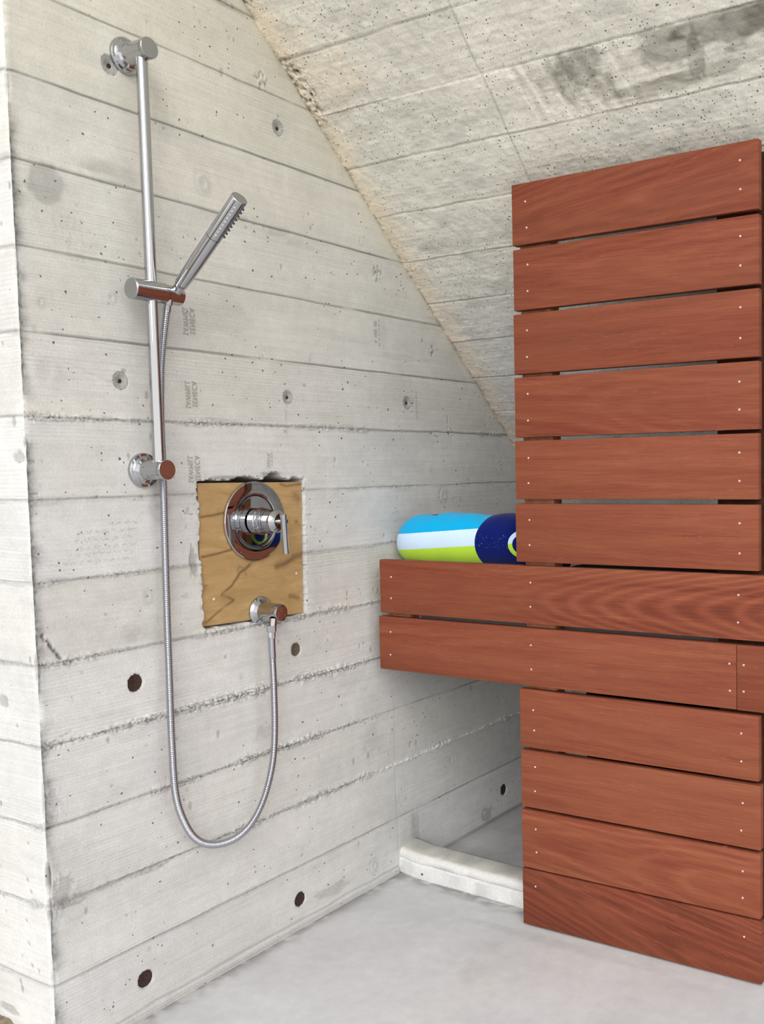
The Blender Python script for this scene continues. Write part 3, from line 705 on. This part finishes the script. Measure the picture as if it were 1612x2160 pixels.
# ------------------------------------------------------------------ plywood backing
def build_ply():
    ys = np.arange(.3545, .6375, .0025); zs = np.arange(.7105, 1.0015, .0025)
    bm = bmesh.new()
    Yg, Zg = np.meshgrid(np.linspace(0, 1, 110), np.linspace(0, 1, 110))
    yy = (.3535 + (.7165 - .7165) - .0045 * (1 - Zg)) * (1 - Yg) + (.6385 - .0075 * (1 - Zg)) * Yg
    yy = .3560 - .005 * (1 - Zg) + Yg * (.2855 - .004 * (1 - Zg))
    zz = (.7155 - .010 * Yg) * (1 - Zg) + (1.0015 - .0035 * Yg) * Zg
    u, v = Yg, Zg
    g = np.zeros_like(u)
    def line(pts, w, a, jit=.01):
        nonlocal g
        for (x0, y0), (x1, y1) in zip(pts, pts[1:]):
            dx, dy = x1 - x0, y1 - y0; L2 = dx * dx + dy * dy
            t = np.clip(((u - x0) * dx + (v - y0) * dy) / L2, 0, 1)
            d = np.hypot(u - x0 - t * dx + jit * (fbm(u * 9, v * 9, 3, 2) - .5), v - y0 - t * dy)
            g = np.maximum(g, min(.92, a * 1.5) * np.exp(-(d / w) ** 2))
    line([(.02, .765), (.12, .772), (.30, .80)], .008, .55); line([(.02, .485), (.15, .50), (.30, .525)], .008, .6)
    line([(.56, .46), (.42, .38), (.36, .35), (.29, .27), (.20, .21)], .011, .55, .03); line([(.20, .21), (.30, .16), (.18, .10), (.03, .02)], .008, .5, .02)
    line([(.42, .33), (.40, .38), (.36, .40), (.34, .36)], .007, .35)
    line([(.78, .985), (.84, .97), (1., .985)], .010, .45, .02); line([(.72, .37), (.82, .39), (.92, .43), (1., .45)], .022, .45, .04); line([(.90, .44), (1., .46)], .02, .4)
    line([(.93, .90), (.96, .87)], .03, .3, .04); line([(.86, .14), (.95, .12)], .02, .4); line([(.93, .70), (.945, .70)], .015, .35); line([(.03, .28), (.06, .285)], .006, .4)
    for i in range(5): line([(.55, .42 - i * .05), (1., .50 - i * .055)], .005, .10, .03)
    P = np.stack([np.full_like(yy, -.0065), yy, zz], -1)
    n, k = yy.shape; V = [[bm.verts.new(P[i, j]) for j in range(k)] for i in range(n)]
    for i in range(n - 1):
        for j in range(k - 1): bm.faces.new((V[i][j], V[i][j + 1], V[i + 1][j + 1], V[i + 1][j]))
    loop = [V[0][j] for j in range(k)] + [V[i][k - 1] for i in range(1, n)] + [V[n - 1][j] for j in range(k - 2, -1, -1)] + [V[i][0] for i in range(n - 2, 0, -1)]
    back = [bm.verts.new((x.co.x - .018, x.co.y, x.co.z)) for x in loop]
    for i in range(len(loop)):
        j = (i + 1) % len(loop); bm.faces.new((loop[j], loop[i], back[i], back[j]))
    bm.faces.new(back[::-1])
    vals = np.zeros(len(bm.verts)); vals[:n * k] = g.reshape(-1)
    me = bpy.data.meshes.new('plywood_sheet'); bmesh.ops.recalc_face_normals(bm, faces=bm.faces[:]); bm.to_mesh(me); bm.free()
    at = me.attributes.new('grain', 'FLOAT', 'POINT'); at.data.foreach_set('value', vals.astype(np.float32))
    t = thing('plywood_panel', 'square yellow plywood panel let into the concrete behind the chrome valve', 'panel', (-.0065, .4975, .71))
    o = mesh_obj('plywood_sheet', me, M['ply'], None, False); part_of(t, o)
    for y, z in ((.3845, .767), (.616, .796)):
        s = lathe('screw', (-.0068, y, z), (1, 0, 0), [(0, .0), (.0004, .0022), (.001, .0030), (.0012, .0026), (.0012, .0012), (.0006, 0)], M['screw'], None, 12); part_of(t, s)
build_ply()

# ------------------------------------------------------------------ slide rail
RX, RY = .048, .2242
rail = thing('shower_slide_rail', 'tall vertical chrome shower slide rail on two round wall brackets', 'shower rail', (0, RY, 1.00))
part_of(rail, lathe('rail', (RX, RY, 1.030), (0, 0, 1), cyl_prof(0, .745, .0103), M['chrome'], None, 40))
for z in (1.028, 1.775):
    b = lathe('wall_bracket', (.0004, RY + .0018, z), (1, 0, 0), [(0, 0), (0, .0318), (.0018, .0325), (.0045, .0322), (.0065, .0308), (.0075, .0265), (.0085, .0255), (.0125, .0235), (.0145, .0188), (.016, .0182), (.0600, .0182)], M['chrome'], None, 64)
    part_of(rail, b)
    c = lathe('bracket_cap', (.0605, RY + .0018, z), (1, 0, 0), [(0, .0176), (.0008, .0183), (.0075, .0183), (.0083, .0176), (.0083, 0)], M['chrome_satin'] if z > 1.5 else M['chrome'], None, 64)
    c.parent = b
SZ = 1.3505
hold = lathe('slider', (RX, .1815, SZ), (0, 1, 0), [(0, .0), (0, .0182), (.0010, .0190), (.069, .0190), (.070, .0184)], M['chrome'], None, 64)
part_of(rail, hold)
k = lathe('slider_knob_face', (RX, .1812, SZ), (0, 1, 0), [(-.0006, 0), (-.0006, .0174), (0, .0182), (.0004, .0182)], M['chrome_satin'], None, 64); k.parent = hold
k = lathe('wand_holder', (RX, .2520, SZ), (0, 1, 0), [(0, .0165), (.0008, .0176), (.033, .0176), (.034, .0168), (.034, 0)], M['chrome'], None, 64); k.parent = hold

# hand shower, leaning out towards the room
B = Vector((.060, .2700, 1.357)); T = Vector((.242, .2615, 1.4955))
ax = (T - B).normalized(); Ln = (T - B).length
hs = thing('hand_shower', 'slim chrome stick hand shower resting in the rail slider', 'hand shower', B)
part_of(hs, lathe('wand_handle', B, ax, [(-.006, 0), (-.006, .0095), (.006, .0100), (.014, .0104), (.0145, .0112), (.019, .0118), (.0192, .0112), (.0198, .0112), (.020, .0122), (.040, .0132), (.075, .0139), (Ln * .60, .0142)], M['chrome'], None, 56))
hd = part_of(hs, lathe('spray_head', B, ax, [(Ln * .60 + .0004, .0136), (Ln * .60 + .0010, .0143), (Ln - .0015, .0148), (Ln - .0005, .0142)], M['chrome'], None, 56))
ec = lathe('end_cap', B, ax, [(Ln - .0006, .0142), (Ln, .0140), (Ln, 0)], M['chrome_satin'], None, 56); part_of(hs, ec)
# nozzle rows: face right, down and out of the room side
cam = Vector((1.569, -.969, 1.019)); view = (cam - T); view -= ax * view.dot(ax); view.normalize(); side = ax.cross(view).normalized()
if side.y < 0: side = -side
for row, ang in enumerate((8, 62, 88)):
    a = math.radians(ang); nd = (view * math.cos(a) + side * math.sin(a)).normalized()
    bm = bmesh.new()
    for i in range(9):
        p = B + ax * (Ln * .60 + .012 + i * .0082 + (.004 if row == 1 else 0)) + nd * .0142
        if row == 0: lathe_bm(bm, p, nd, [(0, .0016), (.0012, .0015), (.0014, 0)], 10)
        else: lathe_bm(bm, p, nd, [(0, .0022), (.0020, .0016), (.0030, .0010), (.0030, 0)], 10)
    o = bm_obj('nozzle_row', bm, M['nozzle'] if row == 0 else M['rubber'], None); part_of(hs, o)
    if row == 1: o['label'] = 'dark rubber nozzles'

# ------------------------------------------------------------------ hose
def catmull(P, n=40):
    P = [Vector(p) for p in P]; P = [P[0] * 2 - P[1]] + P + [P[-1] * 2 - P[-2]]; out = []
    for i in range(1, len(P) - 2):
        for k in range(n):
            t = k / n; a, b, c, d = P[i - 1:i + 3]
            out.append(.5 * ((2 * b) + (c - a) * t + (2 * a - 5 * b + 4 * c - d) * t * t + (3 * b - a - 3 * c + d) * t ** 3))
    out.append(P[-2]); return out
HP = [(.052, .256, 1.334), (.046, .2555, 1.310), (.036, .2555, 1.270), (.028, .2535, 1.215), (.023, .2525, 1.120), (.0215, .2535, 1.020), (.022, .2505, .880), (.024, .247, .745), (.026, .2445, .620), (.028, .2425, .515), (.029, .2455, .412), (.030, .2630, .350),
      (.031, .2900, .308), (.0325, .3310, .285), (.034, .3820, .281), (.036, .4240, .300), (.038, .4575, .342), (.040, .4810, .404), (.042, .4895, .471), (.044, .4900, .570), (.0455, .4870, .650), (.046, .4865, .690)]
def hose():
    pts = catmull(HP, 60); step = .0008; acc = [pts[0]]
    res = [pts[0]]; dist = 0
    for a, b in zip(pts, pts[1:]):
        seg = (b - a).length; pos = step - dist
        while pos <= seg: res.append(a.lerp(b, pos / seg)); pos += step
        dist = seg - (pos - step)
    co = []; n = 14; m = len(res); up = Vector((1, 0, 0))
    A = np.array([list(p) for p in res]); Tn = np.gradient(A, axis=0); Tn /= np.linalg.norm(Tn, axis=1)[:, None]
    X = np.zeros_like(Tn); X[:] = (1, 0, 0); X -= Tn * (X * Tn).sum(1)[:, None]; X /= np.linalg.norm(X, axis=1)[:, None]
    Yv = np.cross(Tn, X)
    r = .0067 + .00095 * np.sin(np.arange(m) * step / .0037 * 2 * PI)
    r[-70:] = .0074 ; r[:20] = .0070
    th = np.arange(n) * 2 * PI / n
    V = A[:, None] + (X[:, None] * np.cos(th)[None, :, None] + Yv[:, None] * np.sin(th)[None, :, None]) * r[:, None, None]
    V = V.reshape(-1, 3); i = np.arange(m - 1)[:, None] * n; j = np.arange(n)[None]; j2 = (j + 1) % n
    F = np.stack([i + j, i + j2, i + n + j2, i + n + j], -1).reshape(-1, 4)
    me = bpy.data.meshes.new('shower_hose'); me.from_pydata(V.tolist(), [], F.tolist()); me.update()
    t = thing('shower_hose', 'long flexible chrome shower hose hanging in a loop down the wall', 'hose', (.034, .38, .275))
    o = mesh_obj('hose_tube', me, M['hose'], None); part_of(t, o)
    part_of(t, lathe('hose_nut', (.0465, .4865, .688), (0, 0, 1), [(-.014, .0064), (-.012, .0074), (0, .0080), (.0005, .0090), (.0008, .0100), (.014, .0100), (.0145, .0094), (.0145, 0)], M['chrome'], None, 8, 20))
    part_of(t, lathe('hose_connector', (.053, .2565, 1.339), (-.15, 0, -1), [(-.012, 0), (-.012, .0082), (.002, .0086), (.009, .0078), (.010, .0062)], M['chrome'], None, 24))
hose()

# ------------------------------------------------------------------ thermostatic valve
VY, VZ = .4985, .9185
v = thing('shower_valve', 'round chrome shower valve with projecting lever handle on the plywood', 'shower valve', (-.006, VY, VZ))
part_of(v, lathe('escutcheon', (-.0062, VY, VZ), (1, 0, 0), [(0, .078), (.0006, .0822), (.002, .0838), (.0046, .0832), (.0058, .0812), (.0064, .0700), (.0067, .0600), (.0066, .0585), (.0050, .0560), (.0048, .0550), (.0049, .0500), (.0050, .0300), (.0050, .012)], M['chrome'], None, 96, 25))
part_of(v, lathe('valve_body', (.0020, VY, VZ), (1, 0, 0), [(0, .0275), (.0150, .0272), (.0160, .0285), (.0172, .0285), (.0180, .0262), (.030, .0258), (.0305, .0240), (.033, .0240), (.0335, .0252), (.0365, .0252), (.037, .0232), (.0385, .0232), (.0390, .0244), (.0580, .0240), (.0660, .0165), (.0668, .0150), (.0668, 0)], M['chrome'], None, 72, 20))
part_of(v, lathe('set_screw', (.027, VY - .0220, VZ - .0130), (0, -.86, -.5), [(0, .0024), (.0022, .0024), (.0026, .0016), (.0016, 0)], M['chrome_satin'], None, 14))
h = part_of(v, lathe('handle_stem', (.066, VY, VZ), (1, 0, 0), [(0, .0085), (.0015, .0062), (.014, .0060), (.020, .0060)], M['chrome'], None, 24))
lev = lathe('lever', (.0855, .4922, VZ + .0155), (.0, .0045, -.081), cyl_prof(0, .0822, .0066, .0006), M['chrome'], None, 32); part_of(v, lev)

# hose outlet elbow
EY, EZ = .5070, .7258
e = thing('hose_outlet', 'chrome wall outlet elbow feeding the hose, at the lower plywood edge', 'wall outlet', (-.006, EY, EZ))
part_of(e, lathe('outlet_flange', (-.0062, EY, EZ), (1, 0, 0), [(0, .030), (.0008, .0318), (.0025, .0322), (.0050, .0312), (.0085, .0270), (.0120, .0225), (.0135, .0205)], M['chrome'], None, 64))
part_of(e, lathe('outlet_body', (.0060, EY, EZ), (1, 0, 0), [(0, .0212), (.030, .0196), (.046, .0190), (.0500, .0172), (.0502, .0165)], M['chrome'], None, 64))
bm = bmesh.new(); lathe_bm(bm, (.0560, EY, EZ), (1, 0, 0), [(0, .0170), (.0003, .0166), (.0030, 0)], 8)
o = bm_obj('outlet_cap', bm, M['chrome'], None, False); part_of(e, o)
part_of(e, lathe('outlet_neck', (.0465, .4865 + .006, EZ - .010), (0, -.18, -1), [(0, .0088), (.016, .0086), (.017, .0092), (.0195, .0092)], M['chrome'], None, 32))

# ------------------------------------------------------------------ wooden screen and bench
PY = .8387; TH = .020
scr = thing('wooden_screen', 'tall red hardwood board screen with a long two board bench front', 'wooden screen', (.70, PY, 0))
XL, XR = .4338, .9768
#        name     x0    x1      z0      z1   seed tone figure skew
BD = [(XL + .002, XR, 1.4938, 1.6212, 1, -.01, .35, -.10), (XL + .003, XR, 1.3568, 1.4850, 2, .02, .25, .03), (XL + .001, XR - .0002, 1.2218, 1.3486, 3, -.03, .0, .0),
      (XL + .0005, XR - .0003, 1.0862, 1.2142, 4, .02, .25, .05), (XL - .001, XR - .0018, .9533, 1.0790, 5, .06, .0, .0), (XL - .0025, XR - .0017, .8168, .9437, 6, .02, .1, .02),
      (.0445, 1.9, .6818, .8088, 7, .02, .62, .0), (.0385, .9305, .5447, .6725, 8, .03, .12, .0), (.9312, 1.9, .5440, .6722, 9, .0, .0, .0),
      (XL - .0005, XR - .0017, .4080, .5362, 10, .07, .0, .02), (XL, XR + .0015, .2722, .4002, 11, .10, .05, .0), (XL - .0010, XR + .0006, .1346, .2655, 12, .11, .5, .06), (XL - .0015, XR + .003, .0040, .1312, 13, -.13, .45, .24)]
SCR = [[(.4699, 1.5825), (.4723, 1.528), (.9408, 1.5872), (.9415, 1.5342)], [(.473, 1.4509), (.4719, 1.3956), (.9412, 1.4479), (.9411, 1.3936)],
       [(.4690, 1.3133), (.4679, 1.2572), (.9408, 1.3162), (.9406, 1.2587)], [(.4679, 1.1790), (.4675, 1.1222), (.9385, 1.1771), (.9383, 1.1244)],
       [(.4670, 1.0420), (.4660, .9880), (.9380, 1.0430), (.9380, .9890)], [(.4668, .9085), (.4660, .8540), (.9380, .9080), (.9378, .8500)],
       [(.0795, .7684), (.0777, .7174), (.4663, .7723), (.4652, .7194), (.9353, .7696), (.9342, .7161)], [(.0735, .6363), (.0716, .5814), (.4647, .635), (.4648, .5817), (.9166, .6341), (.9174, .5809)],
       [(.9453, .6338), (.9451, .5819)], [(.4679, .4917), (.4694, .4466), (.9401, .4992), (.94, .4439)], [(.4702, .3652), (.4691, .3109), (.9426, .3614), (.9395, .306)],
       [(.4690, .2250), (.47, .1732), (.9422, .2248), (.942, .1712)], [(.466, .0949), (.9447, .0932)]]
proto = None
for i, (x0, x1, z0, z1, sd, tn, fg, sk) in enumerate(BD):
    cx, cz = (x0 + x1) / 2, (z0 + z1) / 2
    b = box('board', (x0 - cx, 0, z0 - cz), (x1 - cx, TH, z1 - cz), M['wood'], None, .0016, 2)
    b.location = (cx, PY, cz); part_of(scr, b)
    b['seed'] = float(sd); b['tone'] = tn; b['figure'] = fg; b['skew'] = sk
    for (sx, sz) in SCR[i]:
        if proto is None:
            proto = lathe('screw', (0, 0, 0), (0, -1, 0), [(-.002, .0019), (.0003, .0020), (.0006, .0017), (.0006, .0010), (-.0004, .0009), (-.0006, 0)], M['screw'], None, 14); s = proto
        else:
            s = proto.copy(); COL.objects.link(s)
        s.parent = b; s.location = (sx - cx, 0, sz - cz)
# battens the boards are screwed to
YB = PY + TH + .0003
for (x0, x1, z0, z1) in ((XL + .0085, .5165, .010, 1.600), (.8865, XR + .0035, .010, 1.602)):
    part_of(scr, box('batten', (x0, YB, z0), (x1, YB + .036, z1), M['batten'] if x0 < .8 else M['batten_shaded'], None, .001))
part_of(scr, box('batten', (.052, YB, .556), (.118, YB + .036, .796), M['batten'], None, .001))
# dark brown side cheek, shade deepened into its colour, returning to the leaning concrete
bm = bmesh.new()
prof = [(YB + .0375, .010), (YB + .0375, 1.585), (slope_y(1.565) - .012, 1.565), (1.10, (2.747 - 1.10) / 1.12596 - .012), (1.10, .010)]
prof = [(YB + .0375, .080), (YB + .0375, 1.600), (1.30, (2.747 - 1.30) / 1.12596 - .018), (1.30, .795), (YB + .0375 + .004, .795), (YB + .0375 + .004, .080)]
a = [bm.verts.new((XR + .0035, y, z)) for y, z in prof]; c = [bm.verts.new((XR - .0165, y, z)) for y, z in prof]
bm.faces.new(a); bm.faces.new(c[::-1])
for i in range(len(a)): bm.faces.new((a[i], c[i], c[(i + 1) % len(a)], a[(i + 1) % len(a)]))
bmesh.ops.recalc_face_normals(bm, faces=bm.faces[:])
o = bm_obj('side_cheek', bm, M['shaded_darkwood'], None, False); part_of(scr, o); o['label'] = 'dark brown side cheek with shade in its colour'
part_of(scr, box('side_cheek', (XR - .0165, YB + .0375, .075), (XR + .0035, 2.0, .590), M['shaded_darkwood'], None, 0))['label'] = 'dark brown side cheek with shade in its colour'  # cheek carried further back to block light under the bench
part_of(scr, box('bench_seat', (.519, .8990, .7835), (.9575, 1.27, .8015), M['shaded_darkwood'], None, .001))['label'] = 'dark brown bench seat slat'
part_of(scr, box('gap_shade_panel', (.519, .990, .078), (.9575, 1.004, .590), M['shaded_darkwood'], None, 0))['label'] = 'added dark panel shading the gaps under the bench'  # unseen panel added to darken the gaps below the bench boards
for x0, x1 in ((1.82, 1.88),):
    part_of(scr, box('batten', (x0, YB, .556), (x1, YB + .036, .796), M['batten'], None, .001))

# ------------------------------------------------------------------ rolled towel
def towel_mat():
    m, nt, b = mat('striped_towel')
    tc = N(nt, 'ShaderNodeTexCoord'); sp = N(nt, 'ShaderNodeSeparateXYZ'); L(nt, tc.outputs['Object'], sp.inputs[0])
    x, y, z = sp.outputs
    v = tc.outputs['Object']
    nz = math_(nt, 'MULTIPLY', math_(nt, 'SUBTRACT', noise(nt, v, 320, 2), .5), .0022)
    zz = math_(nt, 'ADD', z, nz); xx = math_(nt, 'ADD', x, nz)
    zz = math_(nt, 'SUBTRACT', zz, math_(nt, 'MULTIPLY', x, .075))
    cy, wh, li, nv = (.0, .40, .76, 1), (.62, .80, 1.0, 1), (.50, .78, .055, 1), (.0, .008, .125, 1)
    c = mixc(nt, math_(nt, 'GREATER_THAN', zz, -.0255), li, wh)
    c = mixc(nt, math_(nt, 'GREATER_THAN', zz, .0135), c, cy)
    # navy rings
    dx = math_(nt, 'SUBTRACT', xx, .3950); dz = math_(nt, 'SUBTRACT', z, .000)
    r = math_(nt, 'SQRT', math_(nt, 'ADD', math_(nt, 'MULTIPLY', dx, dx), math_(nt, 'MULTIPLY', math_(nt, 'MULTIPLY', dz, dz), 1.35)))
    r = math_(nt, 'ADD', r, nz)
    ring = math_(nt, 'MULTIPLY', math_(nt, 'LESS_THAN', r, .1290), math_(nt, 'GREATER_THAN', r, .0375))
    core = math_(nt, 'LESS_THAN', r, .0260)
    c = mixc(nt, math_(nt, 'ADD', ring, core, True), c, nv)
    # a navy scrap of the pattern on the back of the roll
    bx = math_(nt, 'MULTIPLY', math_(nt, 'LESS_THAN', math_(nt, 'ABSOLUTE', math_(nt, 'SUBTRACT', xx, .118)), .014), math_(nt, 'GREATER_THAN', z, .0615))
    c = mixc(nt, bx, c, nv)
    f = noise(nt, v, 900, 2, .6); c = mixc(nt, 1., c, mapr(nt, f, .3, .7, .88, 1.08), 'MULTIPLY')
    # worn pale loops in the navy pile
    tc2 = N(nt, 'ShaderNodeMapping'); tc2.inputs['Scale'].default_value = (260, 260, 600); L(nt, v, tc2.inputs[0])
    sc_ = math_(nt, 'MULTIPLY', math_(nt, 'GREATER_THAN', noise(nt, tc2.outputs[0], 1, 2), .70), math_(nt, 'LESS_THAN', math_(nt, 'ABSOLUTE', math_(nt, 'SUBTRACT', z, .006)), .016))
    sc_ = math_(nt, 'MULTIPLY', sc_, ring)
    c = mixc(nt, sc_, c, (.35, .42, .62))
    L(nt, c, b.inputs['Base Color']); b.inputs['Roughness'].default_value = .95; b.inputs['Specular IOR Level'].default_value = .05
    b.inputs['Sheen Weight'].default_value = .15
    bp = N(nt, 'ShaderNodeBump'); setin(bp, Strength=.6, Distance=.0015); L(nt, noise(nt, v, 520, 3, .7), bp.inputs['Height']); L(nt, bp.outputs[0], b.inputs['Normal'])
    return m
def build_towel():
    nt_, na = 150, 96; x0 = 0.; Lt = .465
    bm = bmesh.new(); rings = []
    ts = np.concatenate([[0], np.linspace(.02, 1, 45) ** 1.8 * .11, np.linspace(.115, Lt, 70)])
    for t in ts:
        s = (1 - max(0, 1 - t / .105) ** 2.3) ** (1 / 2.0) if t < .105 else 1.
        if t == 0: s = .10
        ring = []
        for k in range(na):
            a = 2 * PI * k / na; ca, sa = math.cos(a), math.sin(a)
            ry = .060 * s; rz = .0655 * s
            y = math.copysign(abs(ca) ** .92, ca) * ry; z = math.copysign(abs(sa) ** .92, sa) * rz
            z -= (1 - s) * .016
            w = .0022 * math.sin(t * 38 + 1.0) * max(0, sa) + .0010 * math.sin(t * 75 + a * 2)
            ring.append(bm.verts.new((t, y * (1 + w * 8), z + w)))
        rings.append(ring)
    for a, b in zip(rings, rings[1:]):
        for k in range(na): bm.faces.new((a[k], a[(k + 1) % na], b[(k + 1) % na], b[k]))
    bm.faces.new(rings[0][::-1]); bm.faces.new(rings[-1])
    bmesh.ops.recalc_face_normals(bm, faces=bm.faces[:])
    o = bm_obj('rolled_towel', bm, towel_mat(), None)
    o.location = (.0150, .9580, .8490)
    tag(o, 'rolled cyan, pale blue, lime and navy beach towel on the ledge behind the bench', 'towel')
build_towel()

# open ground outside
bm = bmesh.new()
for q in (((-14, -14), (14, -14), (14, -3.4), (-14, -3.4)), ((4, -3.4), (14, -3.4), (14, 12), (4, 12)), ((-14, -3.4), (-.9, -3.4), (-.9, 12), (-14, 12))):
    bm.faces.new([bm.verts.new((x, y, -.012)) for x, y in q])
o = bm_obj('ground', bm, plain('pale_ground', (.62, .60, .56), .9, vary=.12, bscale=2), None, False); o['kind'] = 'structure'

# ------------------------------------------------------------------ light
w = bpy.data.worlds.new('world'); SC.world = w; w.use_nodes = True
nt = w.node_tree; bg = nt.nodes['Background']
tc = N(nt, 'ShaderNodeTexCoord'); sp = N(nt, 'ShaderNodeSeparateXYZ'); L(nt, tc.outputs['Generated'], sp.inputs[0])
cr = N(nt, 'ShaderNodeValToRGB'); L(nt, sp.outputs['Z'], cr.inputs[0])
e = cr.color_ramp.elements; e[0].position = 0.; e[0].color = (1., .965, .91, 1); e[1].position = 1.; e[1].color = (.50, .56, .66, 1)
k = e.new(.35); k.color = (.86, .875, .90, 1)
L(nt, cr.outputs[0], bg.inputs['Color']); bg.inputs['Strength'].default_value = 1.08
def sun(name, d, strength, angle, col):
    l = bpy.data.lights.new(name, 'SUN'); l.energy = strength; l.angle = math.radians(angle); l.color = col
    o = bpy.data.objects.new(name, l); COL.objects.link(o); o.rotation_euler = Vector(d).to_track_quat('-Z', 'Y').to_euler()
sun('hazy_sun', (-.50, .72, -.47), 1.35, 42, (1., .97, .92))

# ------------------------------------------------------------------ camera
R = Vector((.85969475, .51053436, -.01672152)); U = Vector((-.01976478, .06595739, .99762667)); F = Vector((-.5104256, .85732391, -.06679382))
cd = bpy.data.cameras.new('camera'); co = bpy.data.objects.new('camera', cd); COL.objects.link(co)
mw = Matrix((R, U, -F)).transposed().to_4x4(); mw.translation = Vector((1.56882, -.96889, 1.01885)); co.matrix_world = mw
cd.sensor_fit = 'HORIZONTAL'; cd.sensor_width = 36; cd.lens = 2069.3148 * 36 / 1612
cd.shift_x = -(1139.3106 - 806) / 1612; cd.shift_y = (1126.9757 - 1080) / 1612
cd.clip_start = .01
SC.camera = co
SC.view_settings.view_transform = 'Standard'; SC.view_settings.look = 'None'; SC.view_settings.gamma = 1.; SC.view_settings.exposure = .54
